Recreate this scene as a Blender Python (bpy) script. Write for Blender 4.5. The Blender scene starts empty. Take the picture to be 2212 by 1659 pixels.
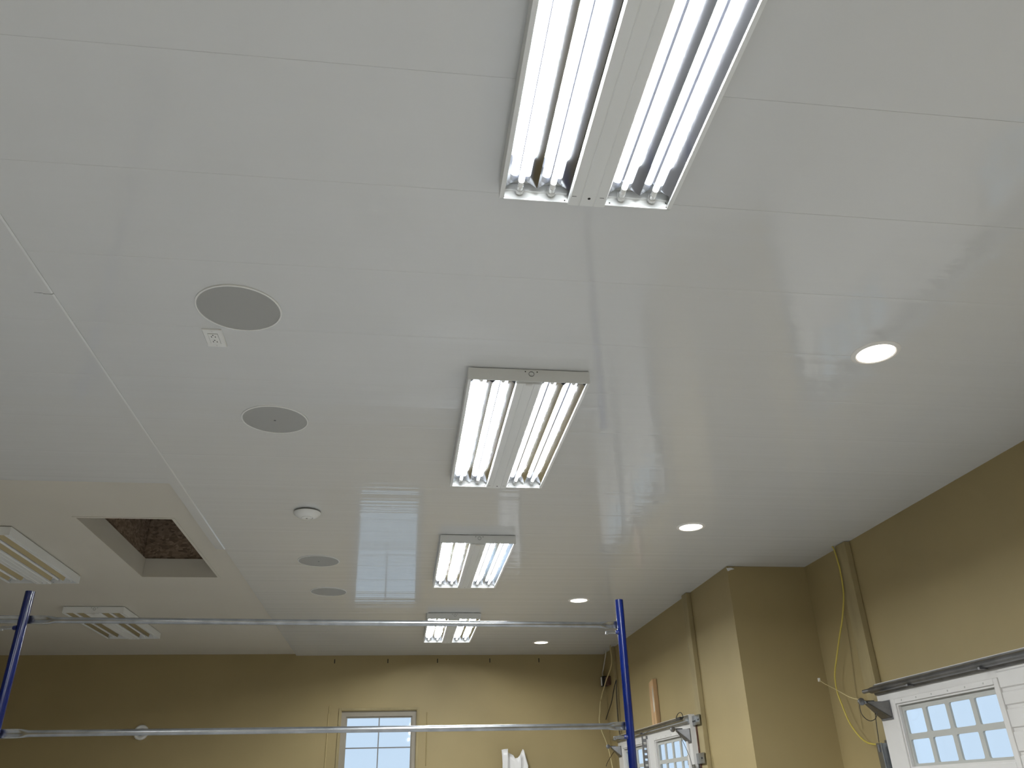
import bpy, bmesh, math, random
from mathutils import Matrix, Vector

random.seed(7)
sc = bpy.context.scene
COL = sc.collection
PI = math.pi

# ------------------------------------------------------------------ camera
CAM_H = 1.55
cam = bpy.data.cameras.new('camera')
cam.sensor_width = 36.0
cam.lens = 1722.1 / 2212.0 * 36.0
cam.clip_start = 0.05
cam_o = bpy.data.objects.new('camera', cam)
COL.objects.link(cam_o)
_r = Vector((0.99146, -0.12807, -0.02456))
_u = Vector((-0.03767, -0.46157, 0.88630))
_f = Vector((0.12485, 0.87781, 0.46246))
cam_o.matrix_world = Matrix(((_r.x, _u.x, -_f.x, 0.0), (_r.y, _u.y, -_f.y, 0.0),
                             (_r.z, _u.z, -_f.z, CAM_H), (0, 0, 0, 1)))
sc.camera = cam_o

# ------------------------------------------------------------------ world / exposure
TUBE_GLOW = 5.0          # radiance of the glass tubes
STRIP_POWER = 8.7        # watts thrown down and sideways by each half of a tube
SKY = 1.08
w = bpy.data.worlds.new('overcast_sky')
sc.world = w
w.use_nodes = True
nt = w.node_tree
bg = nt.nodes['Background']
tc = nt.nodes.new('ShaderNodeTexCoord')
sep = nt.nodes.new('ShaderNodeSeparateXYZ')
ramp = nt.nodes.new('ShaderNodeValToRGB')
ramp.color_ramp.elements[0].position = 0.0
ramp.color_ramp.elements[0].color = (0.64, 0.78, 0.96, 1)
ramp.color_ramp.elements[1].position = 1.0
ramp.color_ramp.elements[1].color = (0.72, 0.86, 1.0, 1)
nt.links.new(tc.outputs['Generated'], sep.inputs[0])
nt.links.new(sep.outputs['Z'], ramp.inputs[0])
nt.links.new(ramp.outputs[0], bg.inputs['Color'])
bg.inputs['Strength'].default_value = SKY

sc.view_settings.view_transform = 'Standard'
sc.view_settings.look = 'None'
sc.view_settings.exposure = 0.0
sc.view_settings.gamma = 1.0
sc.view_settings.use_curve_mapping = False
sc.cycles.use_denoising = True
sc.cycles.sample_clamp_indirect = 12.0
sc.cycles.max_bounces = 6
sc.cycles.diffuse_bounces = 3
sc.cycles.glossy_bounces = 4
sc.cycles.use_adaptive_sampling = True
sc.cycles.adaptive_threshold = 0.1
sc.cycles.blur_glossy = 0.6

# ------------------------------------------------------------------ materials
def mat(name, col, rough=0.5, metal=0.0, spec=0.5, noise=None, bump=None, emit=None):
    """noise = (scale xyz, amount); bump = (scale xyz, strength, distance)"""
    m = bpy.data.materials.new(name)
    m.use_nodes = True
    t = m.node_tree
    b = t.nodes['Principled BSDF']
    b.inputs['Base Color'].default_value = (*col, 1)
    b.inputs['Roughness'].default_value = rough
    b.inputs['Metallic'].default_value = metal
    b.inputs['Specular IOR Level'].default_value = spec
    if noise or bump:
        geo = t.nodes.new('ShaderNodeNewGeometry')
    if noise:
        mp = t.nodes.new('ShaderNodeVectorMath'); mp.operation = 'MULTIPLY'
        mp.inputs[1].default_value = noise[0]
        t.links.new(geo.outputs['Position'], mp.inputs[0])
        n = t.nodes.new('ShaderNodeTexNoise')
        n.inputs['Scale'].default_value = 1.0
        n.inputs['Detail'].default_value = 5.0
        t.links.new(mp.outputs[0], n.inputs['Vector'])
        r = t.nodes.new('ShaderNodeValToRGB')
        a = noise[1]
        r.color_ramp.elements[0].position = 0.3
        r.color_ramp.elements[1].position = 0.7
        r.color_ramp.elements[0].color = (*[c * (1 - a) for c in col], 1)
        r.color_ramp.elements[1].color = (*[min(1, c * (1 + a)) for c in col], 1)
        t.links.new(n.outputs['Fac'], r.inputs[0])
        t.links.new(r.outputs[0], b.inputs['Base Color'])
    if bump:
        mp = t.nodes.new('ShaderNodeVectorMath'); mp.operation = 'MULTIPLY'
        mp.inputs[1].default_value = bump[0]
        t.links.new(geo.outputs['Position'], mp.inputs[0])
        n = t.nodes.new('ShaderNodeTexNoise')
        n.inputs['Scale'].default_value = 1.0
        n.inputs['Detail'].default_value = 3.0
        t.links.new(mp.outputs[0], n.inputs['Vector'])
        bp = t.nodes.new('ShaderNodeBump')
        bp.inputs['Strength'].default_value = bump[1]
        bp.inputs['Distance'].default_value = bump[2]
        t.links.new(n.outputs['Fac'], bp.inputs['Height'])
        t.links.new(bp.outputs[0], b.inputs['Normal'])
    if emit:
        b.inputs['Emission Color'].default_value = (*emit[0], 1)
        b.inputs['Emission Strength'].default_value = emit[1]
    return m

def osb_material():
    m = bpy.data.materials.new('oriented_strand_board')
    m.use_nodes = True
    t = m.node_tree
    b = t.nodes['Principled BSDF']
    b.inputs['Roughness'].default_value = 0.8
    geo = t.nodes.new('ShaderNodeNewGeometry')
    n0 = t.nodes.new('ShaderNodeTexNoise'); n0.inputs['Scale'].default_value = 9.0
    t.links.new(geo.outputs['Position'], n0.inputs['Vector'])
    mx = t.nodes.new('ShaderNodeMix'); mx.data_type = 'VECTOR'; mx.inputs[0].default_value = 0.02
    t.links.new(geo.outputs['Position'], mx.inputs[4]); t.links.new(n0.outputs['Color'], mx.inputs[5])
    mp = t.nodes.new('ShaderNodeVectorMath'); mp.operation = 'MULTIPLY'
    mp.inputs[1].default_value = (38, 38, 70)
    t.links.new(mx.outputs[1], mp.inputs[0])
    v = t.nodes.new('ShaderNodeTexVoronoi'); v.inputs['Scale'].default_value = 1.0
    t.links.new(mp.outputs[0], v.inputs['Vector'])
    sp = t.nodes.new('ShaderNodeSeparateColor')
    t.links.new(v.outputs['Color'], sp.inputs[0])
    r = t.nodes.new('ShaderNodeValToRGB')
    r.color_ramp.elements[0].color = (0.17, 0.115, 0.075, 1)
    r.color_ramp.elements[1].color = (0.38, 0.28, 0.20, 1)
    t.links.new(sp.outputs[0], r.inputs[0])
    t.links.new(r.outputs[0], b.inputs['Base Color'])
    return m

def glass_material():
    m = bpy.data.materials.new('window_glass')
    m.use_nodes = True
    t = m.node_tree
    t.nodes.remove(t.nodes['Principled BSDF'])
    out = t.nodes['Material Output']
    tr = t.nodes.new('ShaderNodeBsdfTransparent'); tr.inputs[0].default_value = (0.93, 0.96, 0.97, 1)
    gl = t.nodes.new('ShaderNodeBsdfGlossy'); gl.inputs['Roughness'].default_value = 0.02
    mx = t.nodes.new('ShaderNodeMixShader')
    mx.inputs[0].default_value = 0.04
    t.links.new(tr.outputs[0], mx.inputs[1]); t.links.new(gl.outputs[0], mx.inputs[2])
    t.links.new(mx.outputs[0], out.inputs['Surface'])
    return m

WALLC = (0.345, 0.270, 0.130)
MT = {
    'wall': mat('olive_wall_paint', WALLC, 0.55, spec=0.35, noise=((1.3, 1.3, 1.3), 0.05), bump=((45, 45, 45), 0.06, 0.002)),
    'jamb': mat('olive_painted_wood', (0.335, 0.270, 0.140), 0.6, spec=0.3, noise=((9, 9, 3), 0.14), bump=((30, 30, 6), 0.2, 0.002)),
    'pvc': mat('white_pvc_panel', (0.68, 0.685, 0.68), 0.07, spec=0.72, bump=((0.25, 17.0, 1.0), 0.36, 0.004)),
    'pvc_trim': mat('white_pvc_trim', (0.69, 0.695, 0.69), 0.12, spec=0.85),
    'drywall': mat('cream_painted_drywall', (0.60, 0.565, 0.49), 0.75, spec=0.25, noise=((0.9, 0.9, 0.9), 0.03), bump=((60, 60, 60), 0.08, 0.002)),
    'floor': mat('grey_concrete', (0.49, 0.485, 0.475), 0.5, noise=((1.5, 1.5, 1.5), 0.12)),
    'ground': mat('snowy_ground', (0.86, 0.87, 0.88), 0.9, noise=((3, 3, 3), 0.05)),
    'fix_white': mat('white_enamel', (0.80, 0.81, 0.80), 0.38),
    'reflector': mat('polished_aluminium', (0.84, 0.87, 0.97), 0.10, metal=1.0, bump=((7, 1.6, 7), 0.03, 0.01)),
    'tube_on': mat('glowing_tube', (0.95, 0.95, 0.95), 0.3, emit=((0.93, 0.98, 1.0), TUBE_GLOW)),
    'tube_off': mat('unlit_tube', (0.80, 0.79, 0.76), 0.25),
    'cap': mat('tube_cap_metal', (0.75, 0.75, 0.74), 0.3, metal=1.0),
    'socket': mat('white_socket_plastic', (0.75, 0.75, 0.72), 0.4),
    'dark': mat('dark_hole', (0.012, 0.012, 0.012), 0.8),
    'lens': mat('glowing_lens', (0.9, 0.88, 0.84), 0.4, emit=((1.0, 0.90, 0.76), 7.0)),
    'ring': mat('downlight_trim', (0.82, 0.80, 0.77), 0.35),
    'grille': mat('grey_speaker_mesh', (0.385, 0.385, 0.37), 0.6, bump=((900, 900, 900), 0.3, 0.001)),
    'device': mat('white_plastic', (0.80, 0.80, 0.78), 0.35),
    'blue': mat('blue_paint', (0.002, 0.010, 0.095), 0.17, spec=0.6, noise=((7, 7, 5), 0.15)),
    'galv': mat('galvanised_steel', (0.38, 0.395, 0.41), 0.27, metal=1.0, noise=((14, 14, 14), 0.18)),
    'galv_dark': mat('weathered_galvanised_steel', (0.20, 0.20, 0.205), 0.34, metal=0.85, noise=((14, 14, 14), 0.2)),
    'door': mat('white_door_enamel', (0.62, 0.60, 0.575), 0.4, noise=((6, 6, 6), 0.03)),
    'door_grille': mat('backlit_grey_grille', (0.42, 0.42, 0.39), 0.5),  # white grille; its backlit shade is put into this grey base colour
    'win': mat('taupe_window_vinyl', (0.30, 0.265, 0.205), 0.5),
    'muntin': mat('grey_muntin', (0.22, 0.22, 0.22), 0.5),
    'glass': glass_material(),
    'osb': osb_material(),
    'wood': mat('raw_pine', (0.50, 0.32, 0.165), 0.6, noise=((14, 14, 2.2), 0.3), bump=((40, 40, 4), 0.2, 0.002)),
    'chipped': mat('chipped_white_paint', (0.50, 0.47, 0.40), 0.6, noise=((26, 26, 9), 0.38)),
    'redwood': mat('reddish_brown_edge', (0.10, 0.045, 0.03), 0.7),
    'yellow': mat('yellow_cable_jacket', (0.55, 0.44, 0.08), 0.45),
    'tan_cable': mat('tan_cable_jacket', (0.55, 0.46, 0.24), 0.5),
    'white_cable': mat('white_cable_jacket', (0.55, 0.52, 0.44), 0.5),
    'black': mat('black_cable', (0.02, 0.018, 0.015), 0.5),
    'plastic_sheet': mat('white_plastic_film', (0.82, 0.80, 0.78), 0.35),
}

# ------------------------------------------------------------------ mesh helpers
class MB:
    def __init__(s):
        s.v = []; s.f = []
    def add(s, vs, fs):
        o = len(s.v); s.v += [tuple(p) for p in vs]; s.f += [tuple(i + o for i in f) for f in fs]; return s
    def box(s, x0, x1, y0, y1, z0, z1):
        vs = [(x, y, z) for x in (x0, x1) for y in (y0, y1) for z in (z0, z1)]
        return s.add(vs, [(0, 1, 3, 2), (4, 6, 7, 5), (0, 4, 5, 1), (2, 3, 7, 6), (0, 2, 6, 4), (1, 5, 7, 3)])
    def prism(s, prof, a0, a1, axis='y', closed=True, caps=True):
        """prof: list of 2-D points; axis y -> (x,z), axis x -> (y,z), axis z -> (x,y)"""
        def P(p, a):
            return {'y': (p[0], a, p[1]), 'x': (a, p[0], p[1]), 'z': (p[0], p[1], a)}[axis]
        n = len(prof)
        vs = [P(p, a0) for p in prof] + [P(p, a1) for p in prof]
        fs = [(i, (i + 1) % n, n + (i + 1) % n, n + i) for i in range(n if closed else n - 1)]
        if closed and caps:
            fs += [tuple(range(n - 1, -1, -1)), tuple(range(n, 2 * n))]
        return s.add(vs, fs)
    def lathe(s, prof, c=(0, 0, 0), n=40, axis='z'):
        """prof (radius, height along axis)"""
        k = len(prof); vs = []
        for i in range(n):
            a = 2 * PI * i / n
            for r, h in prof:
                p = (r * math.cos(a), r * math.sin(a), h)
                if axis == 'y': p = (p[0], p[2], p[1])
                if axis == 'x': p = (p[2], p[0], p[1])
                vs.append((c[0] + p[0], c[1] + p[1], c[2] + p[2]))
        fs = [(i * k + j, ((i + 1) % n) * k + j, ((i + 1) % n) * k + j + 1, i * k + j + 1) for i in range(n) for j in range(k - 1)]
        return s.add(vs, fs)
    def tube(s, path, rad, n=8):
        pts = [Vector(p) for p in path]; m = len(pts); vs = []
        rads = rad if isinstance(rad, (list, tuple)) else [rad] * m
        ref = Vector((0.31, 0.17, 0.93))
        for i, p in enumerate(pts):
            t = (pts[min(i + 1, m - 1)] - pts[max(i - 1, 0)]).normalized()
            a = t.cross(ref)
            if a.length < 1e-3: a = t.cross(Vector((1, 0, 0)))
            a.normalize(); b = t.cross(a)
            for j in range(n):
                th = 2 * PI * j / n
                vs.append(p + (a * math.cos(th) + b * math.sin(th)) * rads[i])
        fs = [(i * n + j, i * n + (j + 1) % n, (i + 1) * n + (j + 1) % n, (i + 1) * n + j) for i in range(m - 1) for j in range(n)]
        fs += [tuple(range(n - 1, -1, -1)), tuple((m - 1) * n + j for j in range(n))]
        return s.add(vs, fs)
    def build(s, name, material, parent=None, smooth=True, bevel=0.0, angle=35):
        me = bpy.data.meshes.new(name)
        me.from_pydata(s.v, [], s.f)
        bm = bmesh.new(); bm.from_mesh(me)
        bmesh.ops.recalc_face_normals(bm, faces=bm.faces)
        bm.to_mesh(me); bm.free()
        me.materials.append(MT[material])
        if smooth and not bevel:
            me.shade_smooth(); me.set_sharp_from_angle(angle=math.radians(angle))
        o = bpy.data.objects.new(name, me)
        COL.objects.link(o)
        if parent: o.parent = parent
        if bevel:
            b = o.modifiers.new('bevel', 'BEVEL'); b.width = bevel; b.segments = 2; b.limit_method = 'ANGLE'
        return o

def smooth_path(pts, k=6):
    """Catmull-Rom through the points"""
    P = [Vector(p) for p in pts]; P = [2 * P[0] - P[1]] + P + [2 * P[-1] - P[-2]]
    out = []
    for i in range(1, len(P) - 2):
        for j in range(k):
            t = j / k
            out.append(0.5 * ((2 * P[i]) + (P[i + 1] - P[i - 1]) * t + (2 * P[i - 1] - 5 * P[i] + 4 * P[i + 1] - P[i + 2]) * t * t
                              + (3 * P[i] - P[i - 1] - 3 * P[i + 1] + P[i + 2]) * t ** 3))
    out.append(P[-2])
    return out

def tag(o, label=None, cat=None, group=None, kind=None):
    if label: o['label'] = label
    if cat: o['category'] = cat
    if group: o['group'] = group
    if kind: o['kind'] = kind
    return o

def thing(name, loc=(0, 0, 0), label=None, cat=None, group=None, kind=None):
    o = bpy.data.objects.new(name, None); COL.objects.link(o)
    o.location = loc; o.empty_display_size = 0.1
    return tag(o, label, cat, group, kind)

def copy_tree(o, parent=None):
    c = o.copy(); COL.objects.link(c)
    if parent: c.parent = parent
    for ch in list(o.children): copy_tree(ch, c)
    return c

# ------------------------------------------------------------------ dimensions
ZP = 3.05            # underside of the pvc panels
ZD = 3.069           # underside of the drywall ceiling
XR1, XR2 = 2.985, 2.371
YJ, D = 5.62, 9.612
XL, YN = -6.0, -5.2
XT = -1.172          # edge of the pvc field
T = 0.16             # wall thickness

# ------------------------------------------------------------------ setting: floor, ground, walls
tag(MB().box(XL - T, XR1 + T, YN - T, D + T, -0.10, 0.0).build('floor', 'floor'), 'grey concrete floor of the workshop', kind='structure')
tag(MB().box(-45, 45, -45, 55, -0.35, -0.11).build('ground', 'ground'), 'snow covered ground outside the building', kind='structure')

WX0, WX1, WZ0, WZ1 = -0.628, 0.192, 1.10, 2.462     # window rough opening
m = MB()
m.box(XL - T, WX0, D, D + T, 0, 3.12).box(WX1, XR2 + T, D, D + T, 0, 3.12)
m.box(WX0, WX1, D, D + T, 0, WZ0).box(WX0, WX1, D, D + T, WZ1, 3.12)
wall_back = tag(m.build('wall_back', 'wall', smooth=False), 'olive painted back wall around the tall window', kind='structure')

TR = 0.04
DY0, DY1 = 1.72, 4.94     # near overhead door opening
m = MB()
m.box(XR1, XR1 + TR, YN, DY0, 0, ZD).box(XR1, XR1 + TR, DY1, YJ + T, 0, ZD).box(XR1, XR1 + TR, DY0, DY1, 2.08, ZD)
wall_right = tag(m.build('wall_right', 'wall', smooth=False), 'olive painted right wall above the near overhead door', kind='structure')
m = MB()
m.box(XR2, XR1, YJ, YJ + T, 0, ZP - 0.001)
tag(m.build('wall_right_return', 'wall', smooth=False), 'short olive wall return facing the camera beside the near door', kind='structure')
EY0, EY1 = 6.58, 9.06     # far overhead door opening
m = MB()
m.box(XR2, XR2 + TR, YJ + T, EY0, 0, ZP - 0.001).box(XR2, XR2 + TR, EY1, D, 0, ZP - 0.001).box(XR2, XR2 + TR, EY0, EY1, 2.08, ZP - 0.001)
wall_right_far = tag(m.build('wall_right_far', 'wall', smooth=False), 'olive painted right wall around the far overhead door', kind='structure')
tag(MB().box(XL - T, XL, YN - T, D, 0, 3.12).build('wall_left', 'wall', smooth=False), 'olive painted left wall out of view', kind='structure')
tag(MB().box(XL, XR1 + T, YN - T, YN, 0, 3.12).build('wall_front', 'wall', smooth=False), 'olive painted wall behind the camera', kind='structure')
# torn paper chip at the return's top corner
MB().add([(2.366, 5.612, 3.035), (2.40, 5.612, 3.038), (2.425, 5.612, 3.028), (2.40, 5.612, 3.022), (2.375, 5.612, 3.012),
          (2.366, 5.619, 3.035), (2.40, 5.619, 3.038), (2.425, 5.619, 3.028), (2.40, 5.619, 3.022), (2.375, 5.619, 3.012)],
         [(0, 1, 2, 3, 4), (9, 8, 7, 6, 5), (0, 5, 6, 1), (1, 6, 7, 2), (2, 7, 8, 3), (3, 8, 9, 4), (4, 9, 5, 0)]).build('torn_paper', 'device', bpy.data.objects['wall_right_return'])

# small fastener slots and ridges on the back wall
for x in (-0.744, -0.149, 0.414, 1.018, 1.593):
    MB().box(x - 0.005, x + 0.005, D - 0.003, D + 0.001, ZP - 0.085, ZP - 0.04).build('nail', 'dark', wall_back)
MB().prism([(-0.775, D - 0.003), (-0.767, D - 0.006), (-0.759, D)], 1.0, 2.44, 'z').build('drywall_ridge', 'wall', wall_back)
MB().prism([(0.302, D), (0.309, D - 0.006), (0.317, D - 0.003)], 1.9, 2.44, 'z').build('drywall_ridge', 'wall', wall_back)
MB().prism([(-0.768, D), (-0.764, D - 0.007), (-0.758, D)], 2.45, 2.52, 'z').build('drywall_ridge', 'wall', wall_back)

# ------------------------------------------------------------------ ceiling with hatch
LT = 0.018
HX0, HX1, HY0, HY1 = -1.905, -1.372, 4.752, 6.131
m = MB()
for a in ((XL - T, HX0 - LT, YN - T, D + T), (HX1 + LT, XR1 + T, YN - T, D + T), (HX0 - LT, HX1 + LT, YN - T, HY0 - LT), (HX0 - LT, HX1 + LT, HY1 + LT, D + T)):
    m.box(*a, ZD, ZD + 0.05)
ceiling = tag(m.build('ceiling', 'drywall', smooth=False), 'ceiling of cream drywall partly covered with glossy white panels', kind='structure')

PW = 0.3985
def panel_mesh(x0, x1):
    """one glossy plank, local y 0..PW, underside at z 0, recessed groove along its edges"""
    prof = [(0.0, 0.012), (0.0002, 0.0008), (0.0010, 0.0002), (0.006, 0.0)]
    n = 22
    for i in range(1, n):
        t = i / n; y = 0.008 + (PW - 0.016) * t
        prof.append((y, 0.00012 * math.sin(2 * PI * t) + 0.00016 * (1 - math.cos(4 * PI * t)) + 0.00005 * math.sin(14 * PI * t)))
    prof += [(PW - 0.006, 0.0), (PW - 0.0010, 0.0002), (PW - 0.0002, 0.0008), (PW, 0.012)]
    mb = MB().prism(prof, x0, x1, 'x')
    return mb
def lay_panels(x0, x1, ys):
    first = None
    for y in ys:
        if first is None:
            o = first = panel_mesh(x0, x1).build('ceiling_panel', 'pvc', ceiling, angle=20)
        else:
            o = first.copy(); COL.objects.link(o)
        o.location = (0, y, ZP)
J0 = 4.499
lay_panels(XT, XR1, [J0 + PW * k for k in range(-24, 3)])
lay_panels(XT, XR2, [J0 + PW * k for k in range(3, 13)])
lay_panels(XL, -1.215, [J0 + PW * k for k in range(-24, -1)])
last = J0 + PW * 13
MB().box(XT, XR2, last + 0.002, D, ZP, ZP + 0.012).build('ceiling_panel', 'pvc', ceiling)

# panel joint trim running towards the back wall
tr = thing('trim_1', (0, 0, ZP), 'white plastic joint strip across the panelled ceiling', kind='structure')
prof = [(-1.228, 0.0), (-1.226, -0.0025), (-1.200, -0.003), (-1.198, -0.0055), (-1.171, -0.006), (-1.166, -0.003), (-1.166, 0.0)]
MB().prism(prof, -5.1, 2.330, 'y').build('strip', 'pvc_trim', tr, smooth=False)
MB().prism(prof, 2.334, 5.305, 'y').build('strip', 'pvc_trim', tr, smooth=False)

# hatch lining and the strand boards above it
MB().box(HX0 - LT, HX0, HY0 - LT, HY1 + LT, ZD - 0.003, 3.203).build('hatch_lining', 'drywall', ceiling)
MB().box(HX1, HX1 + LT, HY0 - LT, HY1 + LT, ZD - 0.003, 3.203).build('hatch_lining', 'drywall', ceiling)
MB().box(HX0, HX1, HY0 - LT, HY0, ZD - 0.003, 3.203).build('hatch_lining', 'drywall', ceiling)
MB().box(HX0, HX1, HY1, HY1 + LT, ZD - 0.003, 3.203).build('hatch_lining', 'drywall', ceiling)
OX, OY = HX0 - 0.03, HY1 + 0.03
for y0, y1 in ((4.55, 5.035), (5.045, 5.525), (5.535, OY + 0.012)):
    MB().box(OX - 0.012, OX, y0, y1, 3.203, 4.305).build('strand_board', 'osb', ceiling, bevel=0.005)
for x0, x1 in ((OX, -1.60), (-1.60, -1.30)):
    MB().box(x0, x1, OY, OY + 0.012, 3.203, 4.305).build('strand_board', 'osb', ceiling, bevel=0.005)
MB().box(OX - 0.030, OX - 0.013, 4.55, OY + 0.012, 3.203, 4.305).build('backing_board', 'osb', ceiling)
MB().box(-1.312, -1.295, 4.55, OY + 0.012, 3.203, 4.305).build('strand_board', 'osb', ceiling, bevel=0.005)
MB().box(OX - 0.012, -1.295, 4.545, 4.562, 3.203, 4.305).build('strand_board', 'osb', ceiling, bevel=0.005)
MB().box(OX - 0.012, -1.30, 4.55, OY + 0.012, 4.3, 4.312).build('strand_board', 'osb', ceiling)

# ------------------------------------------------------------------ window in the back wall
win = thing('window_1', (-0.218, D, WZ0), 'tall taupe framed window with divided upper sash in the back wall', kind='structure')
def wbox(name, material, x0, x1, y0, y1, z0, z1, parent=win, bevel=0.0):
    lx, ly, lz = (-0.218, D, WZ0)
    return MB().box(x0 - lx, x1 - lx, y0 - ly, y1 - ly, z0 - lz, z1 - lz).build(name, material, parent, bevel=bevel)
# painted bead around the opening
for a in ((WX0 - 0.03, WX0 - 0.006, WZ0 - 0.03, WZ1 + 0.03), (WX1 + 0.006, WX1 + 0.03, WZ0 - 0.03, WZ1 + 0.03)):
    wbox('casing', 'jamb', a[0], a[1], D - 0.010, D + 0.004, a[2], a[3], bevel=0.003)
for a in ((WZ1 + 0.006, WZ1 + 0.03), (WZ0 - 0.03, WZ0 - 0.006)):
    wbox('casing', 'jamb', WX0 - 0.006, WX1 + 0.006, D - 0.010, D + 0.004, a[0], a[1], bevel=0.003)
yf0, yf1 = D + 0.03, D + 0.10
GX0, GX1, GZ1 = -0.566, 0.134, 2.395
fr = wbox('frame', 'win', WX0, GX0 - 0.012, yf0, yf1, WZ0, WZ1)
wbox('frame', 'win', GX1 + 0.012, WX1, yf0, yf1, WZ0, WZ1)
wbox('frame', 'win', GX0 - 0.012, GX1 + 0.012, yf0, yf1, GZ1 + 0.012, WZ1)
wbox('frame', 'win', GX0 - 0.012, GX1 + 0.012, yf0, yf1, WZ0, WZ0 + 0.07)
wbox('sash', 'win', GX0 - 0.012, GX0, yf0 + 0.02, yf1, WZ0 + 0.07, GZ1 + 0.012)
wbox('sash', 'win', GX1, GX1 + 0.012, yf0 + 0.02, yf1, WZ0 + 0.07, GZ1 + 0.012)
wbox('sash', 'win', GX0, GX1, yf0 + 0.02, yf1, GZ1, GZ1 + 0.012)
wbox('meeting_rail', 'win', GX0, GX1, yf0 + 0.01, yf1, 1.765, 1.795)
yg = D + 0.075
MX, MZ = -0.216, 2.092
for x0, x1, z0, z1 in ((GX0, MX - 0.006, MZ + 0.006, GZ1), (MX + 0.006, GX1, MZ + 0.006, GZ1), (GX0, MX - 0.006, 1.795, MZ - 0.006), (MX + 0.006, GX1, 1.795, MZ - 0.006), (GX0, GX1, 1.17, 1.765)):
    wbox('pane', 'glass', x0, x1, yg, yg + 0.003, z0, z1)
wbox('muntin', 'muntin', MX - 0.006, MX + 0.006, yg - 0.006, yg + 0.008, 1.795, GZ1)
wbox('muntin', 'muntin', GX0, MX - 0.006, yg - 0.006, yg + 0.008, MZ - 0.006, MZ + 0.006)
wbox('muntin', 'muntin', MX + 0.006, GX1, yg - 0.006, yg + 0.008, MZ - 0.006, MZ + 0.006)

# ------------------------------------------------------------------ jamb posts (painted boards from floor to ceiling)
def post(n, x_wall, y0, y1, t, label):
    p = thing('trim_%d' % n, (x_wall, (y0 + y1) / 2, 0), label, kind='structure')
    h = (y1 - y0) / 2
    MB().box(-t, -0.001, -h, h, 0, ZP - 0.002).build('board', 'jamb', p, bevel=0.003)
    return p
post(2, XR1, 4.945, 5.075, 0.042, 'olive painted jamb board beside the near overhead door')
post(3, XR2, 6.455, 6.575, 0.038, 'olive painted jamb board on the near side of the far overhead door')
post(4, XR2, 9.06, 9.16, 0.030, 'olive painted jamb board by the far room corner')

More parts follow.
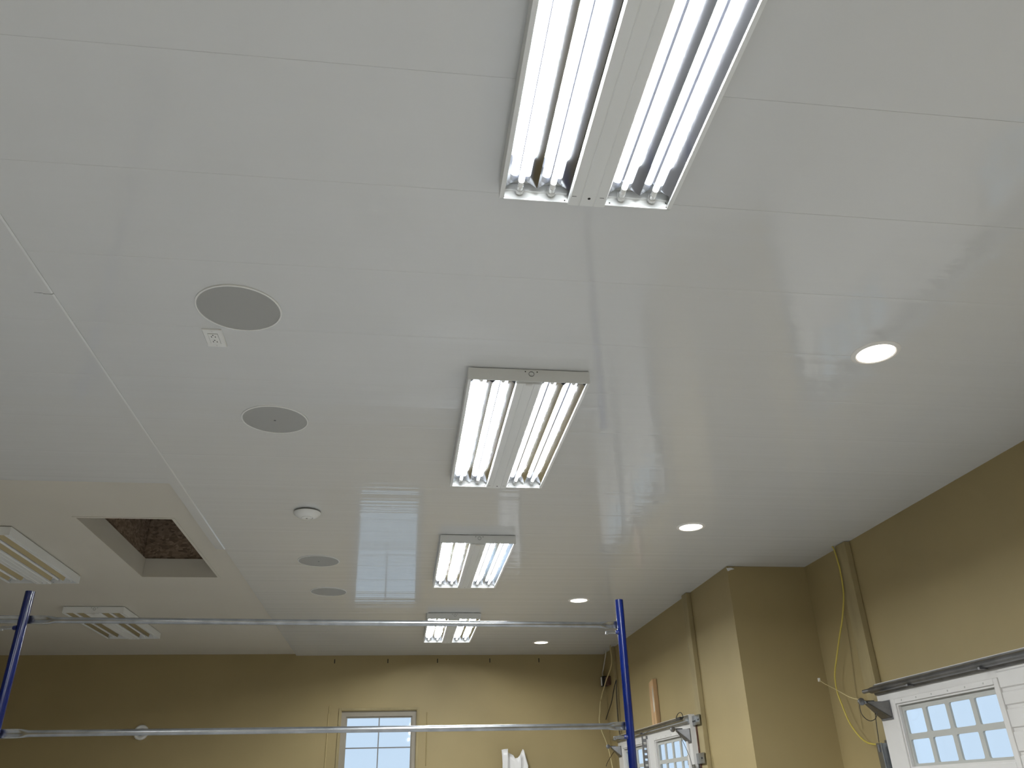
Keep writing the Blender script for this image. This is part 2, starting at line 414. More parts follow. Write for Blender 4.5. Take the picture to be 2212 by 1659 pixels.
# ------------------------------------------------------------------ overhead doors
def overhead_door(name, label, xf, y0, y1, wins, ribs, strut_mat, prot, near_end, far_end):
    """xf = room-side face; wins = centre y of each glazed light; ribs = plain ribbed spans in the top section"""
    root = thing(name, (xf, (y0 + y1) / 2, 0), label, kind='structure')
    oy = (y0 + y1) / 2
    def bx(nm, mt, a0, a1, b0, b1, z0, z1, parent=root, bevel=0.0):
        return MB().box(a0, a1, b0 - oy, b1 - oy, z0, z1).build(nm, mt, parent, bevel=bevel)
    th = 0.045
    for k in range(3):
        s = bx('section', 'door', 0, th, y0, y1, 0.005 + 0.53 * k, 0.528 + 0.53 * k, bevel=0.004)
    # top section with holes for the lights
    W2, z0, z1, zt = 0.435, 1.650, 1.990, 2.122
    m = MB()
    edges = [y0] + sum([[c - W2, c + W2] for c in sorted(wins)], []) + [y1]
    m.box(0, th, y0 - oy, y1 - oy, 1.594, z0).box(0, th, y0 - oy, y1 - oy, z1, zt)
    for a, b in zip(edges[0::2], edges[1::2]):
        m.box(0, th, a - oy, b - oy, z0, z1)
    top = m.build('section', 'door', root)
    for a, b in ribs:
        for r0, r1 in ((1.602, 1.676), (1.688, 1.779), (1.791, 1.878), (1.890, 1.954), (1.966, 2.045)):
            pf = [(r0, 0), (r0 + 0.006, -0.007), (r1 - 0.006, -0.007), (r1, 0)]
            MB().prism([(p[1], p[0]) for p in pf], a - oy, b - oy, 'y').build('rib', 'door', top)
    for c in wins:
        fr = bx('window_frame', 'door', -0.013, 0.002, c - W2 - 0.033, c - W2, z0 - 0.028, z1 + 0.028, bevel=0.003)
        fo = (c - oy)
        m = MB()
        for (u0, u1, v0, v1) in ((W2, W2 + 0.033, z0 - 0.028, z1 + 0.028), (-W2, W2, z1, z1 + 0.028), (-W2, W2, z0 - 0.028, z0)):
            bx('window_frame', 'door', -0.013, 0.002, c + u0, c + u1, v0, v1, bevel=0.003)
        for (u0, u1, v0, v1) in ((W2 - 0.012, W2, z0, z1), (-W2, -W2 + 0.012, z0, z1), (-W2 + 0.012, W2 - 0.012, z1 - 0.010, z1), (-W2 + 0.012, W2 - 0.012, z0, z0 + 0.010)):
            bx('glazing_bead', 'door', -0.004, 0.015, c + u0, c + u1, v0, v1)
        for k in range(6):
            yy = c - W2 + 2 * W2 * (k + 0.5) / 6
            bx('screw', 'door_grille', -0.0145, -0.012, yy - 0.004, yy + 0.004, z1 + 0.010, z1 + 0.018)
        # grille of eight lights and their panes
        gx0, gx1 = 0.014, 0.026
        rows = ((1.674, 1.797), (1.827, 1.951)); cols = []
        for k in range(4):
            cols.append((c - 0.4015 + 0.2095 * k, c - 0.4015 + 0.2095 * k + 0.176))
        g = MB()
        ye = [c - W2] + sum([list(q) for q in cols], []) + [c + W2]
        ze = [z0] + sum([list(q) for q in rows], []) + [z1]
        for a, b in zip(ze[0::2], ze[1::2]):
            g.box(gx0, gx1, c - W2 - oy, c + W2 - oy, a, b)
        for a, b in zip(ye[0::2], ye[1::2]):
            for q in rows: g.box(gx0, gx1, a - oy, b - oy, q[0], q[1])
        # rounded pane corners
        R = 0.010
        for q in cols:
            for h in rows:
                for sy, cy in ((1, q[0]), (-1, q[1])):
                    for sz, cz in ((1, h[0]), (-1, h[1])):
                        arc = [(cy + sy * R * (1 - math.sin(t)) - oy, cz + sz * R * (1 - math.cos(t))) for t in [i * PI / 8 for i in range(5)]]
                        pts = [(cy - oy, cz)] + arc
                        g.prism(pts, gx0, gx1, 'x')
        go = g.build('window_grille', 'door_grille', root, smooth=False)
        for q in cols:
            for h in rows:
                MB().box(0.027, 0.030, q[0] - 0.004 - oy, q[1] + 0.004 - oy, h[0] - 0.004, h[1] + 0.004).build('pane', 'glass', go)
    # reinforcing strut across the top
    pf = [(0.0, 2.116), (-0.012, 2.116), (-0.016, 2.103), (-0.030, 2.106), (-0.046, 2.098), (-0.052, 2.086), (-0.046, 2.074), (-0.030, 2.068), (-0.016, 2.070), (-0.012, 2.058), (0.0, 2.058)]
    MB().prism(pf, y0 - oy + 0.01, y1 - oy - 0.004, 'y').build('strut', strut_mat, root, angle=50)
    MB().tube([(-0.035, y1 - oy - 0.05, 2.088), (-0.035, y1 - oy + 0.075, 2.088)], 0.012, 10).build('strut_end', strut_mat, root)
    for yy in (y1 - 0.42, y1 - 1.05):
        bx('strut_clip', 'galv_dark', -0.056, -0.010, yy - 0.008, yy + 0.008, 2.062, 2.072)
    # top roller brackets
    for end, sgn in ((y1, -1), (y0, 1)):
        if (sgn < 0 and not far_end) or (sgn > 0 and not near_end): continue
        ya = end - oy + sgn * 0.01; yb = end - oy + sgn * 0.125
        m = MB()
        lo, hi = min(ya, yb), max(ya, yb); mid = (lo + hi) / 2
        t = 0.004
        # sloped cradle plate
        m.add([(-0.002, lo, 1.920), (-0.002, hi, 1.920), (-prot, mid + 0.02, 2.006), (-prot, mid - 0.02, 2.006),
               (-0.002, lo, 1.926), (-0.002, hi, 1.926), (-prot, mid + 0.02, 2.012), (-prot, mid - 0.02, 2.012)],
              [(0, 1, 2, 3), (7, 6, 5, 4), (0, 4, 5, 1), (1, 5, 6, 2), (2, 6, 7, 3), (3, 7, 4, 0)])
        # gussets
        for yy, y2 in ((lo, mid - 0.02), (hi, mid + 0.02)):
            m.add([(-0.002, yy, 1.920), (-prot, y2, 2.006), (-prot, y2, 2.016), (-0.002, yy, 2.014),
                   (-0.002, yy + t, 1.920), (-prot, y2 + t, 2.006), (-prot, y2 + t, 2.016), (-0.002, yy + t, 2.014)],
                  [(0, 1, 2, 3), (7, 6, 5, 4), (0, 4, 5, 1), (1, 5, 6, 2), (2, 6, 7, 3), (3, 7, 4, 0)])
        m.box(-0.006, -0.001, lo - 0.004, hi + 0.004, 1.915, 2.020)
        br = m.build('roller_bracket', 'galv_dark', root)
        MB().tube([(-prot + 0.05, mid, 2.018), (-prot - 0.03, mid, 2.018)], 0.007, 8).build('roller_stem', 'galv', br)
        MB().lathe([(0.0, -0.007), (0.016, -0.007), (0.021, -0.004), (0.021, 0.004), (0.016, 0.007), (0.0, 0.007)], (-prot - 0.03, mid, 2.018), 18, 'y').build('roller', 'galv_dark', br)
    return root, bx

d1, bx1 = overhead_door('door_1', 'white overhead door at right with eight-light window and ribbed panel', 2.872, 1.80, 4.842,
                        [4.211, 2.43], [(2.93, 3.742)], 'galv_dark', 0.115, False, True)
d2, bx2 = overhead_door('door_2', 'white overhead door at the far end with two eight-light windows', 2.292, 6.62, 8.955,
                        [7.165, 8.300], [], 'galv', 0.095, True, True)
# near door: vertical track with wall bracket
oy = (1.80 + 4.842) / 2
def chan(root, oyv, y0, y1, x0, x1, z1, name='track'):
    t = 0.004
    m = MB()
    m.box(x0, x1, y1 - oyv - t, y1 - oyv, 0.0, z1).box(x0, x0 + t, y0 - oyv, y1 - oyv - t, 0.0, z1).box(x1 - t, x1, y0 - oyv, y1 - oyv - t, 0.0, z1)
    m.tube([(x0 + 0.002, y0 - oyv, 0.0), (x0 + 0.002, y0 - oyv, z1)], 0.005, 8)
    m.tube([(x1 - 0.002, y0 - oyv, 0.0), (x1 - 0.002, y0 - oyv, z1)], 0.005, 8)
    return m.build(name, 'galv', root)
trk = chan(d1, oy, 4.892, 4.945, -0.012, 0.040, 1.800)
m = MB().box(0.040, 0.085, 4.868 - oy, 4.872 - oy, 1.742, 1.815).box(0.040, 0.044, 4.868 - oy, 4.935 - oy, 1.742, 1.815)
m.box(0.02, 0.044, 4.862 - oy, 4.868 - oy, 1.742, 1.815)
m.build('track_bracket', 'galv_dark', d1)
MB().tube([(-0.014, 4.918 - oy, 1.75), (-0.014, 4.918 - oy, 1.79)], 0.006, 8).build('bolt', 'galv_dark', trk)
# lift cable loop and loose wire end on the near door roller
rx, ry, rz = 2.872 - 0.145, 4.842 - 0.0675, 2.018
loop = [(rx + 0.0, ry + 0.01, rz + 0.005), (rx - 0.012, ry + 0.01, rz - 0.03), (rx - 0.005, ry + 0.01, rz - 0.075), (rx + 0.03, ry + 0.01, rz - 0.105),
        (rx + 0.07, ry + 0.01, rz - 0.095), (rx + 0.09, ry + 0.01, rz - 0.06), (rx + 0.092, ry + 0.01, rz - 0.02), (rx + 0.085, ry + 0.015, rz + 0.0), (rx + 0.095, ry + 0.04, rz - 0.06),
        (rx + 0.115, ry + 0.09, rz - 0.14), (rx + 0.135, ry + 0.135, rz - 0.215)]
MB().tube([(p[0] - 2.872, p[1] - oy, p[2]) for p in smooth_path(loop, 5)], 0.0022, 6).build('lift_cable', 'black', d1)
wire = [(rx, ry, rz + 0.01), (2.775, 4.985, 2.066), (2.815, 5.205, 2.135), (2.845, 5.39, 2.192), (2.872, 5.515, 2.233)]
MB().tube([(p[0] - 2.872, p[1] - oy, p[2]) for p in smooth_path(wire, 5)], 0.0024, 6).build('loose_wire', 'tan_cable', d1)
MB().box(-0.006, 0.006, 5.509 - oy, 5.521 - oy, 2.224, 2.246).build('wire_end', 'device', d1)

# far door: slotted centre angle, jamb board, plates, cable
oy2 = (6.62 + 8.955) / 2
m = MB()
ya = 7.835 - oy2
m.box(-0.058, -0.044, ya, ya + 0.004, 0.2, 2.045).box(-0.018, -0.004, ya, ya + 0.004, 0.2, 2.045)
z = 0.2
while z < 2.02:
    m.box(-0.044, -0.018, ya, ya + 0.004, z, z + 0.028); z += 0.046
m.box(-0.004, -0.001, ya, ya + 0.045, 0.2, 2.045)
m.build('slotted_angle', 'galv_dark', d2)
jb = MB().box(0.040, 0.078, 6.585 - oy2, 6.700 - oy2, 0, 2.075).build('jamb_board', 'chipped', d2, bevel=0.003)
MB().box(0.030, 0.078, 6.576 - oy2, 6.584 - oy2, 0, 2.04).build('jamb_edge', 'redwood', d2)
def plate(y0, y1, z0, z1, holes):
    p = MB().box(0.022, 0.026, y0 - oy2, y1 - oy2, z0, z1).box(0.026, 0.040, y1 - oy2 - 0.004, y1 - oy2, z0, z1).box(0.026, 0.034, y0 - oy2, y1 - oy2 - 0.004, z1 - 0.004, z1).build('track_plate', 'galv', d2)
    for hy, hz in holes:
        MB().box(0.0205, 0.0222, hy - 0.012 - oy2, hy + 0.012 - oy2, hz - 0.006, hz + 0.006).build('slot', 'dark', p)
plate(6.452, 6.640, 2.036, 2.108, [(6.48, 2.07), (6.60, 2.066), (6.56, 2.066)])
plate(6.450, 6.842, 1.762, 1.836, [(6.78, 1.785), (6.74, 1.785), (6.70, 1.785), (6.50, 1.80)])
chan(d2, oy2, 6.60, 6.65, -0.01, 0.03, 1.76)
MB().box(-0.075, -0.02, 6.640 - oy2, 6.730 - oy2, 2.084, 2.106).build('bumper', 'black', d2, bevel=0.004)
cr = [(-0.05, 6.80 - oy2, 2.108), (-0.05, 6.74 - oy2, 2.135), (-0.05, 6.67 - oy2, 2.14), (-0.05, 6.63 - oy2, 2.12), (-0.05, 6.63 - oy2, 2.10)]
MB().tube(smooth_path(cr, 4), 0.003, 6).build('cable_loop', 'black', d2)
MB().tube(smooth_path([(-0.09, 6.69 - oy2, 2.01), (-0.05, 6.66 - oy2, 1.90), (-0.02, 6.63 - oy2, 1.77), (-0.015, 6.62 - oy2, 1.60)], 4), 0.002, 6).build('lift_cable', 'black', d2)
MB().tube(smooth_path([(-0.03, 8.93 - oy2, 2.0), (0.0, 9.14 - oy2, 1.985), (0.0, 9.33 - oy2, 1.935), (0.0, 9.48 - oy2, 1.89), (0.0, 9.56 - oy2, 1.855)], 4), 0.003, 6).build('loose_wire', 'black', d2)

# ------------------------------------------------------------------ fluorescent fixtures
FW, FL, FH = 0.480, 1.188, 0.056
def make_fixture(lit):
    root = thing('fluorescent_fixture')
    hw, hl = FW / 2, FL / 2
    z0 = -FH
    t = 0.0025
    # housing: top pan and two long sides with inward lips
    m = MB()
    m.box(-hw + 0.012, hw - 0.012, -hl + 0.012, hl - 0.012, -0.0065, -0.0005)
    for s in (-1, 1):
        pf = [(s * hw, -0.0045), (s * hw, z0), (s * (hw - 0.012), z0), (s * (hw - 0.012), z0 + 0.008), (s * (hw - 0.009), z0 + 0.008), (s * (hw - 0.009), z0 + 0.003), (s * (hw - t), z0 + 0.003), (s * (hw - t), -0.0045)]
        m.prism(pf, -hl, hl, 'y')
    m.build('housing', 'fix_white', root)
    # end plates with a stepped socket bar
    for s in (-1, 1):
        m = MB()
        m.box(-hw + t, hw - t, min(s * hl, s * (hl - 0.003)), max(s * hl, s * (hl - 0.003)), z0, -0.0045)
        ep = m.build('end_plate', 'fix_white', root)
        for c in (-0.1415, 0.1415):
            MB().box(c - 0.088, c + 0.088, min(s * (hl - 0.003), s * (hl - 0.010)), max(s * (hl - 0.003), s * (hl - 0.010)), z0 + 0.026, -0.006).build('socket_bar', 'fix_white', ep)
        for xx, zz in ((-0.228, z0 + 0.006), (-0.228, z0 + 0.020), (0.228, z0 + 0.006), (0.228, z0 + 0.020), (-0.06, z0 + 0.006), (0.066, z0 + 0.008)):
            MB().box(xx - 0.0016, xx + 0.0016, min(s * (hl - 0.0032), s * (hl - 0.0045)), max(s * (hl - 0.0032), s * (hl - 0.0045)), zz - 0.0016, zz + 0.0016).build('rivet', 'dark', ep)
        if s < 0:
            MB().lathe([(0.0095, 0.0), (0.0095, -0.0016), (0.0112, -0.0016), (0.0112, 0.0)], (0.008, -hl - 0.0001, -0.024), 20, 'y').build('knockout', 'galv_dark', ep)
            for xx in (-0.016, 0.031):
                MB().box(xx - 0.002, xx + 0.002, -hl - 0.0012, -hl + 0.001, -0.016, -0.012).build('hole', 'dark', ep)
    # centre ballast cover
    m = MB()
    c0 = 0.052
    pf = [(-c0, z0 + 0.010), (-c0, z0 - 0.002), (-c0 + 0.003, z0 - 0.005), (-0.022, z0 - 0.005), (-0.020, z0 - 0.0035), (-0.018, z0 - 0.005), (0.018, z0 - 0.005), (0.020, z0 - 0.0035), (0.022, z0 - 0.005), (c0 - 0.003, z0 - 0.005), (c0, z0 - 0.002), (c0, z0 + 0.010)]
    m.prism(pf, -hl + 0.012, hl + 0.001, 'y')
    cov = m.build('ballast_cover', 'fix_white', root, angle=25)
    for yy in (hl - 0.030,):
        MB().lathe([(0.0, 0.0), (0.004, 0.0), (0.004, -0.0008), (0.0, -0.0008)], (0.002, yy, z0 - 0.0048), 12).build('screw_hole', 'dark', cov)
    for xx in (-0.040, 0.036):
        MB().box(xx - 0.006, xx + 0.006, hl - 0.0365, hl - 0.0352, z0 - 0.0056, z0 - 0.0048).build('slot', 'dark', cov)
    MB().box(-0.012, 0.012, -hl + 0.012, -hl + 0.028, z0 - 0.0066, z0 - 0.0048).build('catch', 'cap', cov)
    # reflector troughs, tubes and sockets
    for bi, c in enumerate((-0.1415, 0.1415)):
        for k in (-1, 1):
            tx = c + k * 0.0435
            prof = []
            outer, inner = 0.0435, 0.0435
            for i in range(17):
                a = -1 + 2 * i / 16
                e = abs(a)
                zz = 0.040 - 0.031 * e ** 1.2
                prof.append((tx + a * 0.0435, z0 + zz))
            up = [(p[0], p[1] + 0.0008) for p in reversed(prof)]
            MB().prism(prof + up, -hl + 0.040, hl - 0.040, 'y').build('reflector', 'reflector', root, angle=60)
            zt = z0 + 0.024
            tb = MB().lathe([(0.0, -hl + 0.050), (0.0082, -hl + 0.050), (0.0082, hl - 0.050), (0.0, hl - 0.050)], (tx, 0, zt), 14, 'y').build('tube', 'tube_on' if lit else 'tube_off', root)
            if lit:      # the tube's downward light
                ld = bpy.data.lights.get('tube_light') or bpy.data.lights.new('tube_light', 'AREA')
                ld.shape = 'RECTANGLE'; ld.size = 0.009; ld.size_y = FL - 0.24
                ld.energy = STRIP_POWER; ld.color = (0.95, 0.99, 1.0)
                for sd in (-1, 1):
                    lo = bpy.data.objects.new('tube_light', ld); COL.objects.link(lo)
                    lo.parent = tb; lo.location = (tx + sd * 0.0073, 0, zt - 0.0060)
                    lo.rotation_euler = (0, -sd * math.radians(55), 0)
            for s in (-1, 1):
                ys = sorted((s * (hl - 0.050), s * (hl - 0.030)))
                MB().lathe([(0.0, ys[0]), (0.0082, ys[0]), (0.0082, ys[1]), (0.0, ys[1])], (tx, 0, zt), 14, 'y').build('tube_end', 'tube_off', tb)
                ys = sorted((s * (hl - 0.030), s * (hl - 0.016)))
                MB().lathe([(0.0, ys[0]), (0.0088, ys[0]), (0.0088, ys[1]), (0.0, ys[1])], (tx, 0, zt), 14, 'y').build('tube_cap', 'cap', tb)
                yy = sorted((s * (hl - 0.016), s * (hl - 0.0085)))
                MB().prism([(tx - 0.010, zt + 0.014), (tx - 0.012, zt), (tx - 0.008, zt - 0.010), (tx, zt - 0.013), (tx + 0.008, zt - 0.010), (tx + 0.012, zt), (tx + 0.010, zt + 0.014)], yy[0], yy[1], 'y').build('socket', 'socket', root)
    return root

lit = make_fixture(True)
CX = 0.216 + FW / 2
lit_specs = [(0.480, 'lit four-tube fluorescent fixture nearest the camera, cut by the top of the photo'),
             (2.713, 'lit four-tube fluorescent fixture in the middle of the ceiling, second nearest'),
             (4.918, 'lit four-tube fluorescent fixture, third from the camera, just above the upper scaffold rail'),
             (-1.750, 'added unseen lit four-tube fluorescent fixture just behind the camera, brightening the near ceiling'),  # this and the next are unseen extras, added to brighten the near ceiling
             (-3.980, 'added unseen lit four-tube fluorescent fixture far behind the camera, brightening the near ceiling'),
             (7.279, 'lit four-tube fluorescent fixture farthest away, crossed by the upper scaffold rail')]
lit_specs = [(CX, y, lb) for y, lb in lit_specs] + [  # left pair behind the camera, likewise added for ceiling brightness
    (-2.56, -1.750, 'added unseen lit four-tube fluorescent fixture behind the camera on the left side, brightening the near ceiling'),
    (-2.56, -3.980, 'added unseen lit four-tube fluorescent fixture farthest behind the camera on the left, brightening the near ceiling')]
for i, (x, y, lb) in enumerate(lit_specs):
    o = lit if i == 0 else copy_tree(lit)
    o.location = (x, y + FL / 2, ZP)
    tag(o, lb, 'ceiling light', 'lit fluorescent fixtures on the panelled ceiling')
off = make_fixture(False)
for i, (x, y, lb) in enumerate(((-2.809, 4.937, 'unlit white fluorescent fixture at the left edge beside the ceiling hatch'),
                                (-2.797, 7.141, 'unlit white fluorescent fixture behind the upper scaffold rail near the back wall'))):
    o = off if i == 0 else copy_tree(off)
    o.location = (x + FW / 2, y + FL / 2, ZD)
    tag(o, lb, 'ceiling light', 'unlit fluorescent fixtures on the drywall ceiling')

# ------------------------------------------------------------------ recessed downlights
dl = thing('recessed_downlight')
MB().lathe([(0.071, 0.0), (0.071, -0.003), (0.075, -0.0055), (0.085, -0.0045), (0.092, -0.001), (0.092, 0.0)], n=48).build('trim_ring', 'ring', dl)
MB().lathe([(0.0, -0.0035), (0.064, -0.0032), (0.072, -0.0015), (0.072, -0.0005), (0.0, -0.0005)], n=40).build('lens', 'lens', dl)
for i, (x, y, lb) in enumerate(((1.778, 2.475, 'largest round recessed downlight, at the right of the ceiling'),
                                (1.781, 4.690, 'round recessed downlight above the corner of the wall return'),
                                (1.487, 6.765, 'small round recessed downlight just above the right scaffold post'),
                                (1.491, 8.80, 'smallest round recessed downlight, nearest the back wall'))):
    o = dl if i == 0 else copy_tree(dl)
    o.location = (x, y, ZP)
    tag(o, lb, 'downlight', 'round recessed downlights along the right side')

# ------------------------------------------------------------------ ceiling speakers
def speaker(dot):
    s = thing('ceiling_speaker')
    MB().lathe([(0.1355, 0.0), (0.1355, -0.0045), (0.138, -0.0055), (0.1415, -0.004), (0.142, 0.0)], n=64).build('bezel', 'device', s)
    g = MB().lathe([(0.0, -0.0052), (0.06, -0.0050), (0.12, -0.0042), (0.1352, -0.0030), (0.1352, -0.0005), (0.0, -0.0005)], n=64).build('grille', 'grille', s)
    if dot:
        MB().lathe([(0.0, -0.0066), (0.0045, -0.0064), (0.005, -0.0052), (0.0, -0.0052)], n=14).build('badge', 'galv_dark', g)
    return s
for x, y, dot, lb in ((-0.590, 2.372, False, 'largest round grey ceiling speaker, next to the outlet'),
                      (-0.586, 3.263, True, 'round grey ceiling speaker, second nearest, left of the second fixture'),
                      (-0.591, 5.578, True, 'round grey ceiling speaker between the smoke alarm and the farthest speaker'),
                      (-0.590, 6.491, False, 'farthest and smallest round grey ceiling speaker')):
    s = speaker(dot); s.location = (x, y, ZP)
    tag(s, lb, 'speaker', 'round grey speakers in a row on the ceiling')

# ------------------------------------------------------------------ smoke alarm on the ceiling, sounder on the back wall
s = thing('smoke_alarm', (-0.566, 4.510, ZP), 'round white domed smoke alarm on the panelled ceiling between speakers', 'smoke alarm')
MB().lathe([(0.0, -0.0005), (0.060, -0.0005), (0.060, -0.008), (0.0, -0.008)], n=40).build('base', 'galv_dark', s)
b = MB().lathe([(0.0, -0.008), (0.074, -0.008), (0.077, -0.012), (0.075, -0.018), (0.060, -0.030), (0.044, -0.038), (0.034, -0.040), (0.032, -0.037), (0.030, -0.037), (0.0, -0.037)], n=48).build('cover', 'device', s)
MB().lathe([(0.0, -0.036), (0.029, -0.036), (0.028, -0.041), (0.020, -0.043), (0.0, -0.0435)], n=36).build('test_button', 'device', b)
MB().lathe([(0.0, -0.0430), (0.005, -0.0430), (0.005, -0.0445), (0.0, -0.0445)], n=12).build('indicator', 'galv_dark', b)
s = thing('wall_sounder', (-2.697, D, 2.279), 'round white ring-shaped sounder high on the back wall behind the lower rail', 'alarm')
MB().lathe([(0.0, 0.0), (0.074, 0.0), (0.076, -0.010), (0.070, -0.030), (0.060, -0.036), (0.046, -0.032), (0.040, -0.020), (0.0, -0.020)], n=44, axis='y').build('housing', 'device', s)
MB().lathe([(0.0, -0.018), (0.036, -0.019), (0.034, -0.027), (0.022, -0.034), (0.0, -0.036)], n=32, axis='y').build('grille', 'grille', s)

# ------------------------------------------------------------------ ceiling outlet
s = thing('power_outlet', (-0.708, 2.573, ZP), 'white duplex outlet with square cover plate on the ceiling by a speaker', 'outlet')
pl = MB().prism([(-0.0345, -0.0005), (-0.0345, -0.002), (-0.031, -0.006), (0.031, -0.006), (0.0345, -0.002), (0.0345, -0.0005)], -0.0585, 0.0585, 'y').build('cover_plate', 'device', s)
ins = MB().box(-0.0165, 0.0165, -0.0335, 0.0335, -0.0085, -0.006).build('receptacle', 'device', s, bevel=0.001)
MB().box(-0.0178, 0.0178, -0.0348, 0.0348, -0.0064, -0.0058).build('gap', 'grille', s)
for cy in (-0.017, 0.017):
    for dx in (-0.0065, 0.0065):
        MB().box(dx - 0.0013, dx + 0.0013, cy - 0.002, cy + 0.0055, -0.0089, -0.0083).build('slot', 'dark', ins)
    MB().lathe([(0.0, -0.0083), (0.0026, -0.0083), (0.0026, -0.0089), (0.0, -0.0089)], (0, cy - 0.009, 0), 10).build('slot', 'dark', ins)
for yy in (-0.048, 0.048):
    MB().lathe([(0.0, -0.006), (0.003, -0.006), (0.0024, -0.0068), (0.0, -0.0068)], (0, yy, 0), 10).build('screw', 'cap', pl)

# ------------------------------------------------------------------ scaffold guard frame
PR = (1.194, 4.391); PL = (-1.838, 4.257); PTOP = 2.526
s = thing('scaffold', ((PR[0] + PL[0]) / 2, (PR[1] + PL[1]) / 2, 0), 'scaffold with two blue posts and two galvanised guard rails', 'scaffold')
ox, oyy = s.location.x, s.location.y
R0 = 0.0222
for px, py in (PL, PR):
    x, y = px - ox, py - oyy
    p = MB().lathe([(R0 - 0.003, PTOP - 0.06), (R0 - 0.003, PTOP), (R0, PTOP), (R0, 0.012), (0.0, 0.012)], (x, y, 0), 28).build('post', 'blue', s)
    MB().box(x - 0.065, x + 0.065, y - 0.065, y + 0.065, 0.0, 0.012).build('base_plate', 'galv_dark', s)
    for zr, zp in ((2.395, 2.350), (1.879, 1.824)):
        cl = MB().lathe([(0.0, 0.0), (0.013, 0.0), (0.011, -0.012), (0.0085, -0.018), (0.0, -0.018)], (x - R0 + 0.004, y - 0.004, zp), 12, 'x').build('stud', 'blue', p)
        MB().tube([(x - R0 - 0.010, y - 0.004, zp), (x - R0 - 0.062, y - 0.004, zp - 0.001)], 0.0068, 10).build('pin', 'galv', p)
        MB().box(x - R0 - 0.070, x - R0 - 0.056, y - 0.009, y + 0.001, zp - 0.013, zp + 0.004).build('pin_latch', 'galv', p, bevel=0.002)
def rail(zr, yoff):
    a = Vector((PL[0] - ox, PL[1] - oyy + yoff, zr)); b = Vector((PR[0] - ox, PR[1] - oyy + yoff, zr))
    d = (b - a).normalized(); n = Vector((-d.y, d.x, 0)); up = Vector((0, 0, 1))
    L = (b - a).length
    # cross section morphs from a round tube to a flattened, slightly dished end
    st = [(-0.16, 1.0), (-0.158, 1.0), (0.085, 1.0), (0.105, 0.75), (0.135, 0.0), (L * 0.33, 0.0), (L * 0.66, 0.0), (L - 0.115, 0.0), (L - 0.085, 0.75), (L - 0.065, 1.0), (L - 0.004, 1.0)]
    N = 24; vs = []
    for q, k in st:
        c = a + d * q
        for j in range(N):
            th = 2 * PI * j / N
            cu, sv = math.cos(th), math.sin(th)
            ro, rz_ = 0.0148 * cu, 0.0148 * sv
            fo = 0.0055 * (1 if cu > 0 else -1) * min(1, abs(cu) * 3) + (0.006 * (1 - abs(sv)) - 0.003)
            fz = 0.0205 * sv
            vs.append(c + n * (ro * (1 - k) + fo * k) + up * (rz_ * (1 - k) + fz * k))
    m = len(st)
    fs = [(i * N + j, i * N + (j + 1) % N, (i + 1) * N + (j + 1) % N, (i + 1) * N + j) for i in range(m - 1) for j in range(N)]
    fs += [tuple(range(N - 1, -1, -1)), tuple((m - 1) * N + j for j in range(N))]
    return MB().add(vs, fs).build('guard_rail', 'galv', s, angle=50)
rail(2.395, R0 + 0.010)
rail(1.879, R0 + 0.010)

# ------------------------------------------------------------------ raw wood plank above the far door
s = thing('wood_plank', (XR2, 7.70, 2.126), 'short raw pine board fixed upright on the wall above the far door', 'board')
MB().add([(-0.042, -0.075, 0), (-0.042, 0.068, 0), (-0.002, 0.068, 0), (-0.002, -0.075, 0),
          (-0.042, -0.070, 0.392), (-0.042, 0.066, 0.372), (-0.002, 0.066, 0.374), (-0.002, -0.070, 0.396)],
         [(0, 1, 5, 4), (1, 2, 6, 5), (2, 3, 7, 6), (3, 0, 4, 7), (4, 5, 6, 7), (3, 2, 1, 0)]).build('board', 'wood', s, bevel=0.002)
MB().add([(-0.0432, -0.020, 0.10), (-0.0432, -0.055, 0.12), (-0.0432, -0.062, 0.30), (-0.0432, -0.045, 0.34), (-0.0432, -0.030, 0.28),
          (-0.0415, -0.020, 0.10), (-0.0415, -0.055, 0.12), (-0.0415, -0.062, 0.30), (-0.0415, -0.045, 0.34), (-0.0415, -0.030, 0.28)],
         [(0, 1, 2, 3, 4), (9, 8, 7, 6, 5), (0, 5, 6, 1), (1, 6, 7, 2), (2, 7, 8, 3), (3, 8, 9, 4), (4, 9, 5, 0)]).build('glue_smear', 'chipped', s)

# ------------------------------------------------------------------ hanging cables
def cable(name, pts, r, material, label, k=6):
    p0 = Vector(pts[0])
    mb = MB().tube([p - p0 for p in smooth_path(pts, k)], r, 8)
    o = mb.build(name, material, None, angle=80)
    o.location = p0
    return tag(o, label, 'cable')
cable('hanging_cable', [(2.93, 5.085, 3.052), (2.93, 5.068, 3.03), (2.93, 5.048, 2.913), (2.93, 5.051, 2.807), (2.93, 5.072, 2.707), (2.93, 5.144, 2.582), (2.93, 5.229, 2.477),
                        (2.93, 5.323, 2.354), (2.93, 5.393, 2.254), (2.93, 5.410, 2.156), (2.93, 5.382, 2.063), (2.93, 5.335, 1.954), (2.93, 5.261, 1.872), (2.93, 5.178, 1.821), (2.915, 5.06, 1.80), (2.90, 4.95, 1.80)],
      0.0052, 'yellow', 'bright yellow cable hanging from the ceiling beside the near door')
cable('hanging_cable', [(2.31, 9.01, 3.052), (2.30, 8.992, 3.01), (2.3, 8.967, 2.9), (2.3, 9.009, 2.836), (2.3, 9.157, 2.772), (2.3, 9.306, 2.716), (2.3, 9.386, 2.673), (2.292, 9.51, 2.59),
                        (2.265, 9.51, 2.498), (2.253, 9.51, 2.403), (2.240, 9.51, 2.322), (2.256, 9.51, 2.224), (2.29, 9.50, 2.122), (2.3, 9.425, 2.027), (2.3, 9.352, 1.924), (2.3, 9.302, 1.836), (2.3, 9.27, 1.70), (2.3, 9.25, 1.4)],
      0.0065, 'tan_cable', 'long tan yellow cable looping down past the box in the far corner')
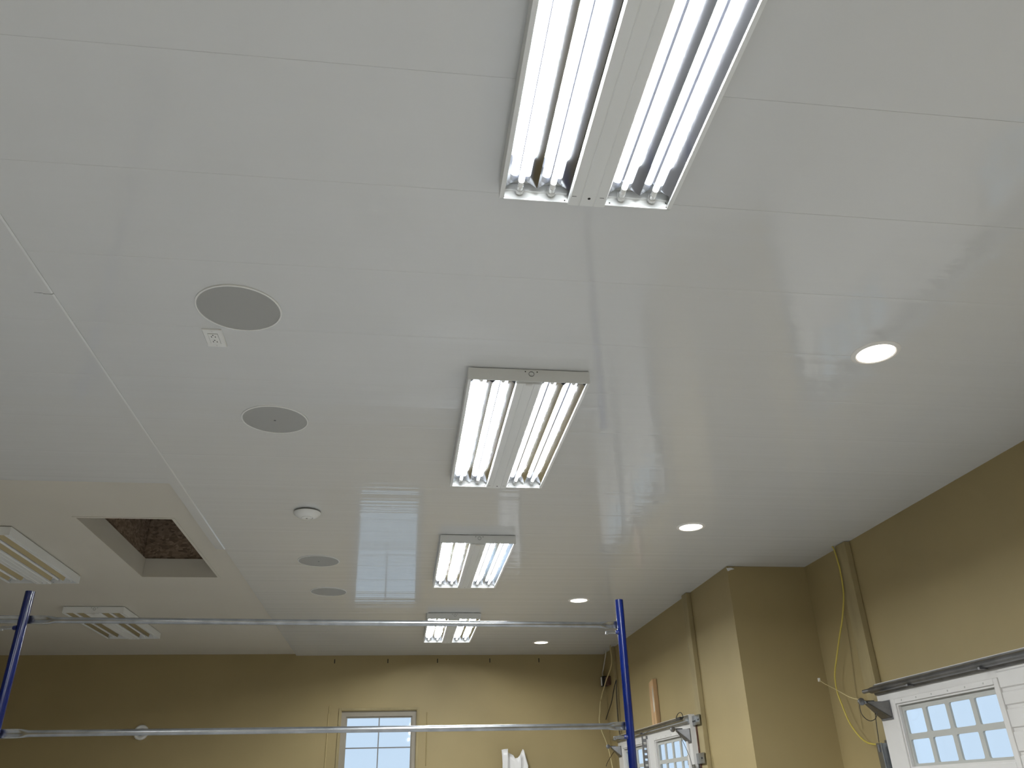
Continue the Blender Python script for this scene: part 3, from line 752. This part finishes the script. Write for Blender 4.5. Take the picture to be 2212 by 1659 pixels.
cable('hanging_cable', [(2.335, 9.345, 3.052), (2.332, 9.352, 3.01), (2.33, 9.421, 2.944), (2.33, 9.514, 2.869), (2.325, 9.545, 2.83), (2.325, 9.54, 2.79)],
      0.0065, 'white_cable', 'short pale cable dropping from the ceiling into the small wall box')
cable('hanging_cable', [(2.345, 9.035, 2.68), (2.335, 9.109, 2.607), (2.335, 9.251, 2.493), (2.335, 9.454, 2.397), (2.335, 9.52, 2.365), (2.335, 9.58, 2.336)],
      0.005, 'black', 'dark thin wire slanting down the far corner to a frayed end')
cable('hanging_cable', [(2.345, 9.015, 2.69), (2.338, 9.022, 2.574), (2.338, 9.045, 2.42), (2.338, 9.052, 2.282), (2.338, 9.036, 2.165), (2.338, 9.012, 2.10), (2.338, 9.01, 1.7)],
      0.005, 'black', 'dark thin wire hanging straight down beside the far corner jamb')

cable('hanging_string', [(2.972, 5.095, 3.052), (2.972, 5.12, 2.86), (2.975, 5.172, 2.683), (2.977, 5.21, 2.41), (2.977, 5.254, 2.137), (2.977, 5.27, 1.90)],
      0.0022, 'jamb', 'thin olive string hanging against the wall behind the bright yellow cable')

# ------------------------------------------------------------------ small wall box in the far corner
s = thing('junction_box', (XR2, 9.46, 2.735), 'small black wall box with white receptacle hanging in the far corner', 'junction box')
bxo = MB().box(-0.070, -0.010, 0.015, 0.095, -0.055, 0.055).build('box', 'black', s, bevel=0.003)
MB().box(-0.076, -0.068, 0.035, 0.075, -0.046, 0.046).build('receptacle', 'device', s, bevel=0.003)
MB().box(-0.040, -0.002, -0.105, 0.010, -0.055, 0.040).build('back_plate', 'redwood', s, bevel=0.004)

# ------------------------------------------------------------------ torn plastic sheet at the back wall
top = [(1.128, 2.040), (1.150, 2.046), (1.188, 2.047), (1.194, 2.012), (1.225, 2.006), (1.262, 1.983), (1.277, 1.955), (1.300, 1.957), (1.325, 1.985), (1.350, 2.020), (1.372, 2.046), (1.382, 2.030), (1.386, 1.99), (1.392, 1.94)]
nx, nz = len(top), 16
vs = []; fs = []
for i, (x, zt) in enumerate(top):
    for j in range(nz):
        t = j / (nz - 1)
        z = zt + (1.05 - zt) * t
        fold = 0.024 * math.sin(x * 47 + 2.2 * t) + 0.014 * math.sin(x * 93 - 7 * t + 1.0) + 0.010 * math.sin(9 * t + x * 20)
        xx = x + 0.006 * math.sin(11 * t + i) + (0.022 * math.sin(PI * min(1, t * 5)) * (i / nx) if t < 0.4 else 0)
        vs.append((xx - 1.26, -0.075 + fold, z - 1.05))
for i in range(nx - 1):
    for j in range(nz - 1):
        fs.append((i * nz + j, (i + 1) * nz + j, (i + 1) * nz + j + 1, i * nz + j + 1))
o = MB().add(vs, fs).build('plastic_sheet', 'plastic_sheet', None, angle=60)
o.location = (1.26, D, 1.05)
sm = o.modifiers.new('thickness', 'SOLIDIFY'); sm.thickness = 0.003
tag(o, 'torn crumpled white plastic sheet standing against the olive back wall', 'plastic sheet')
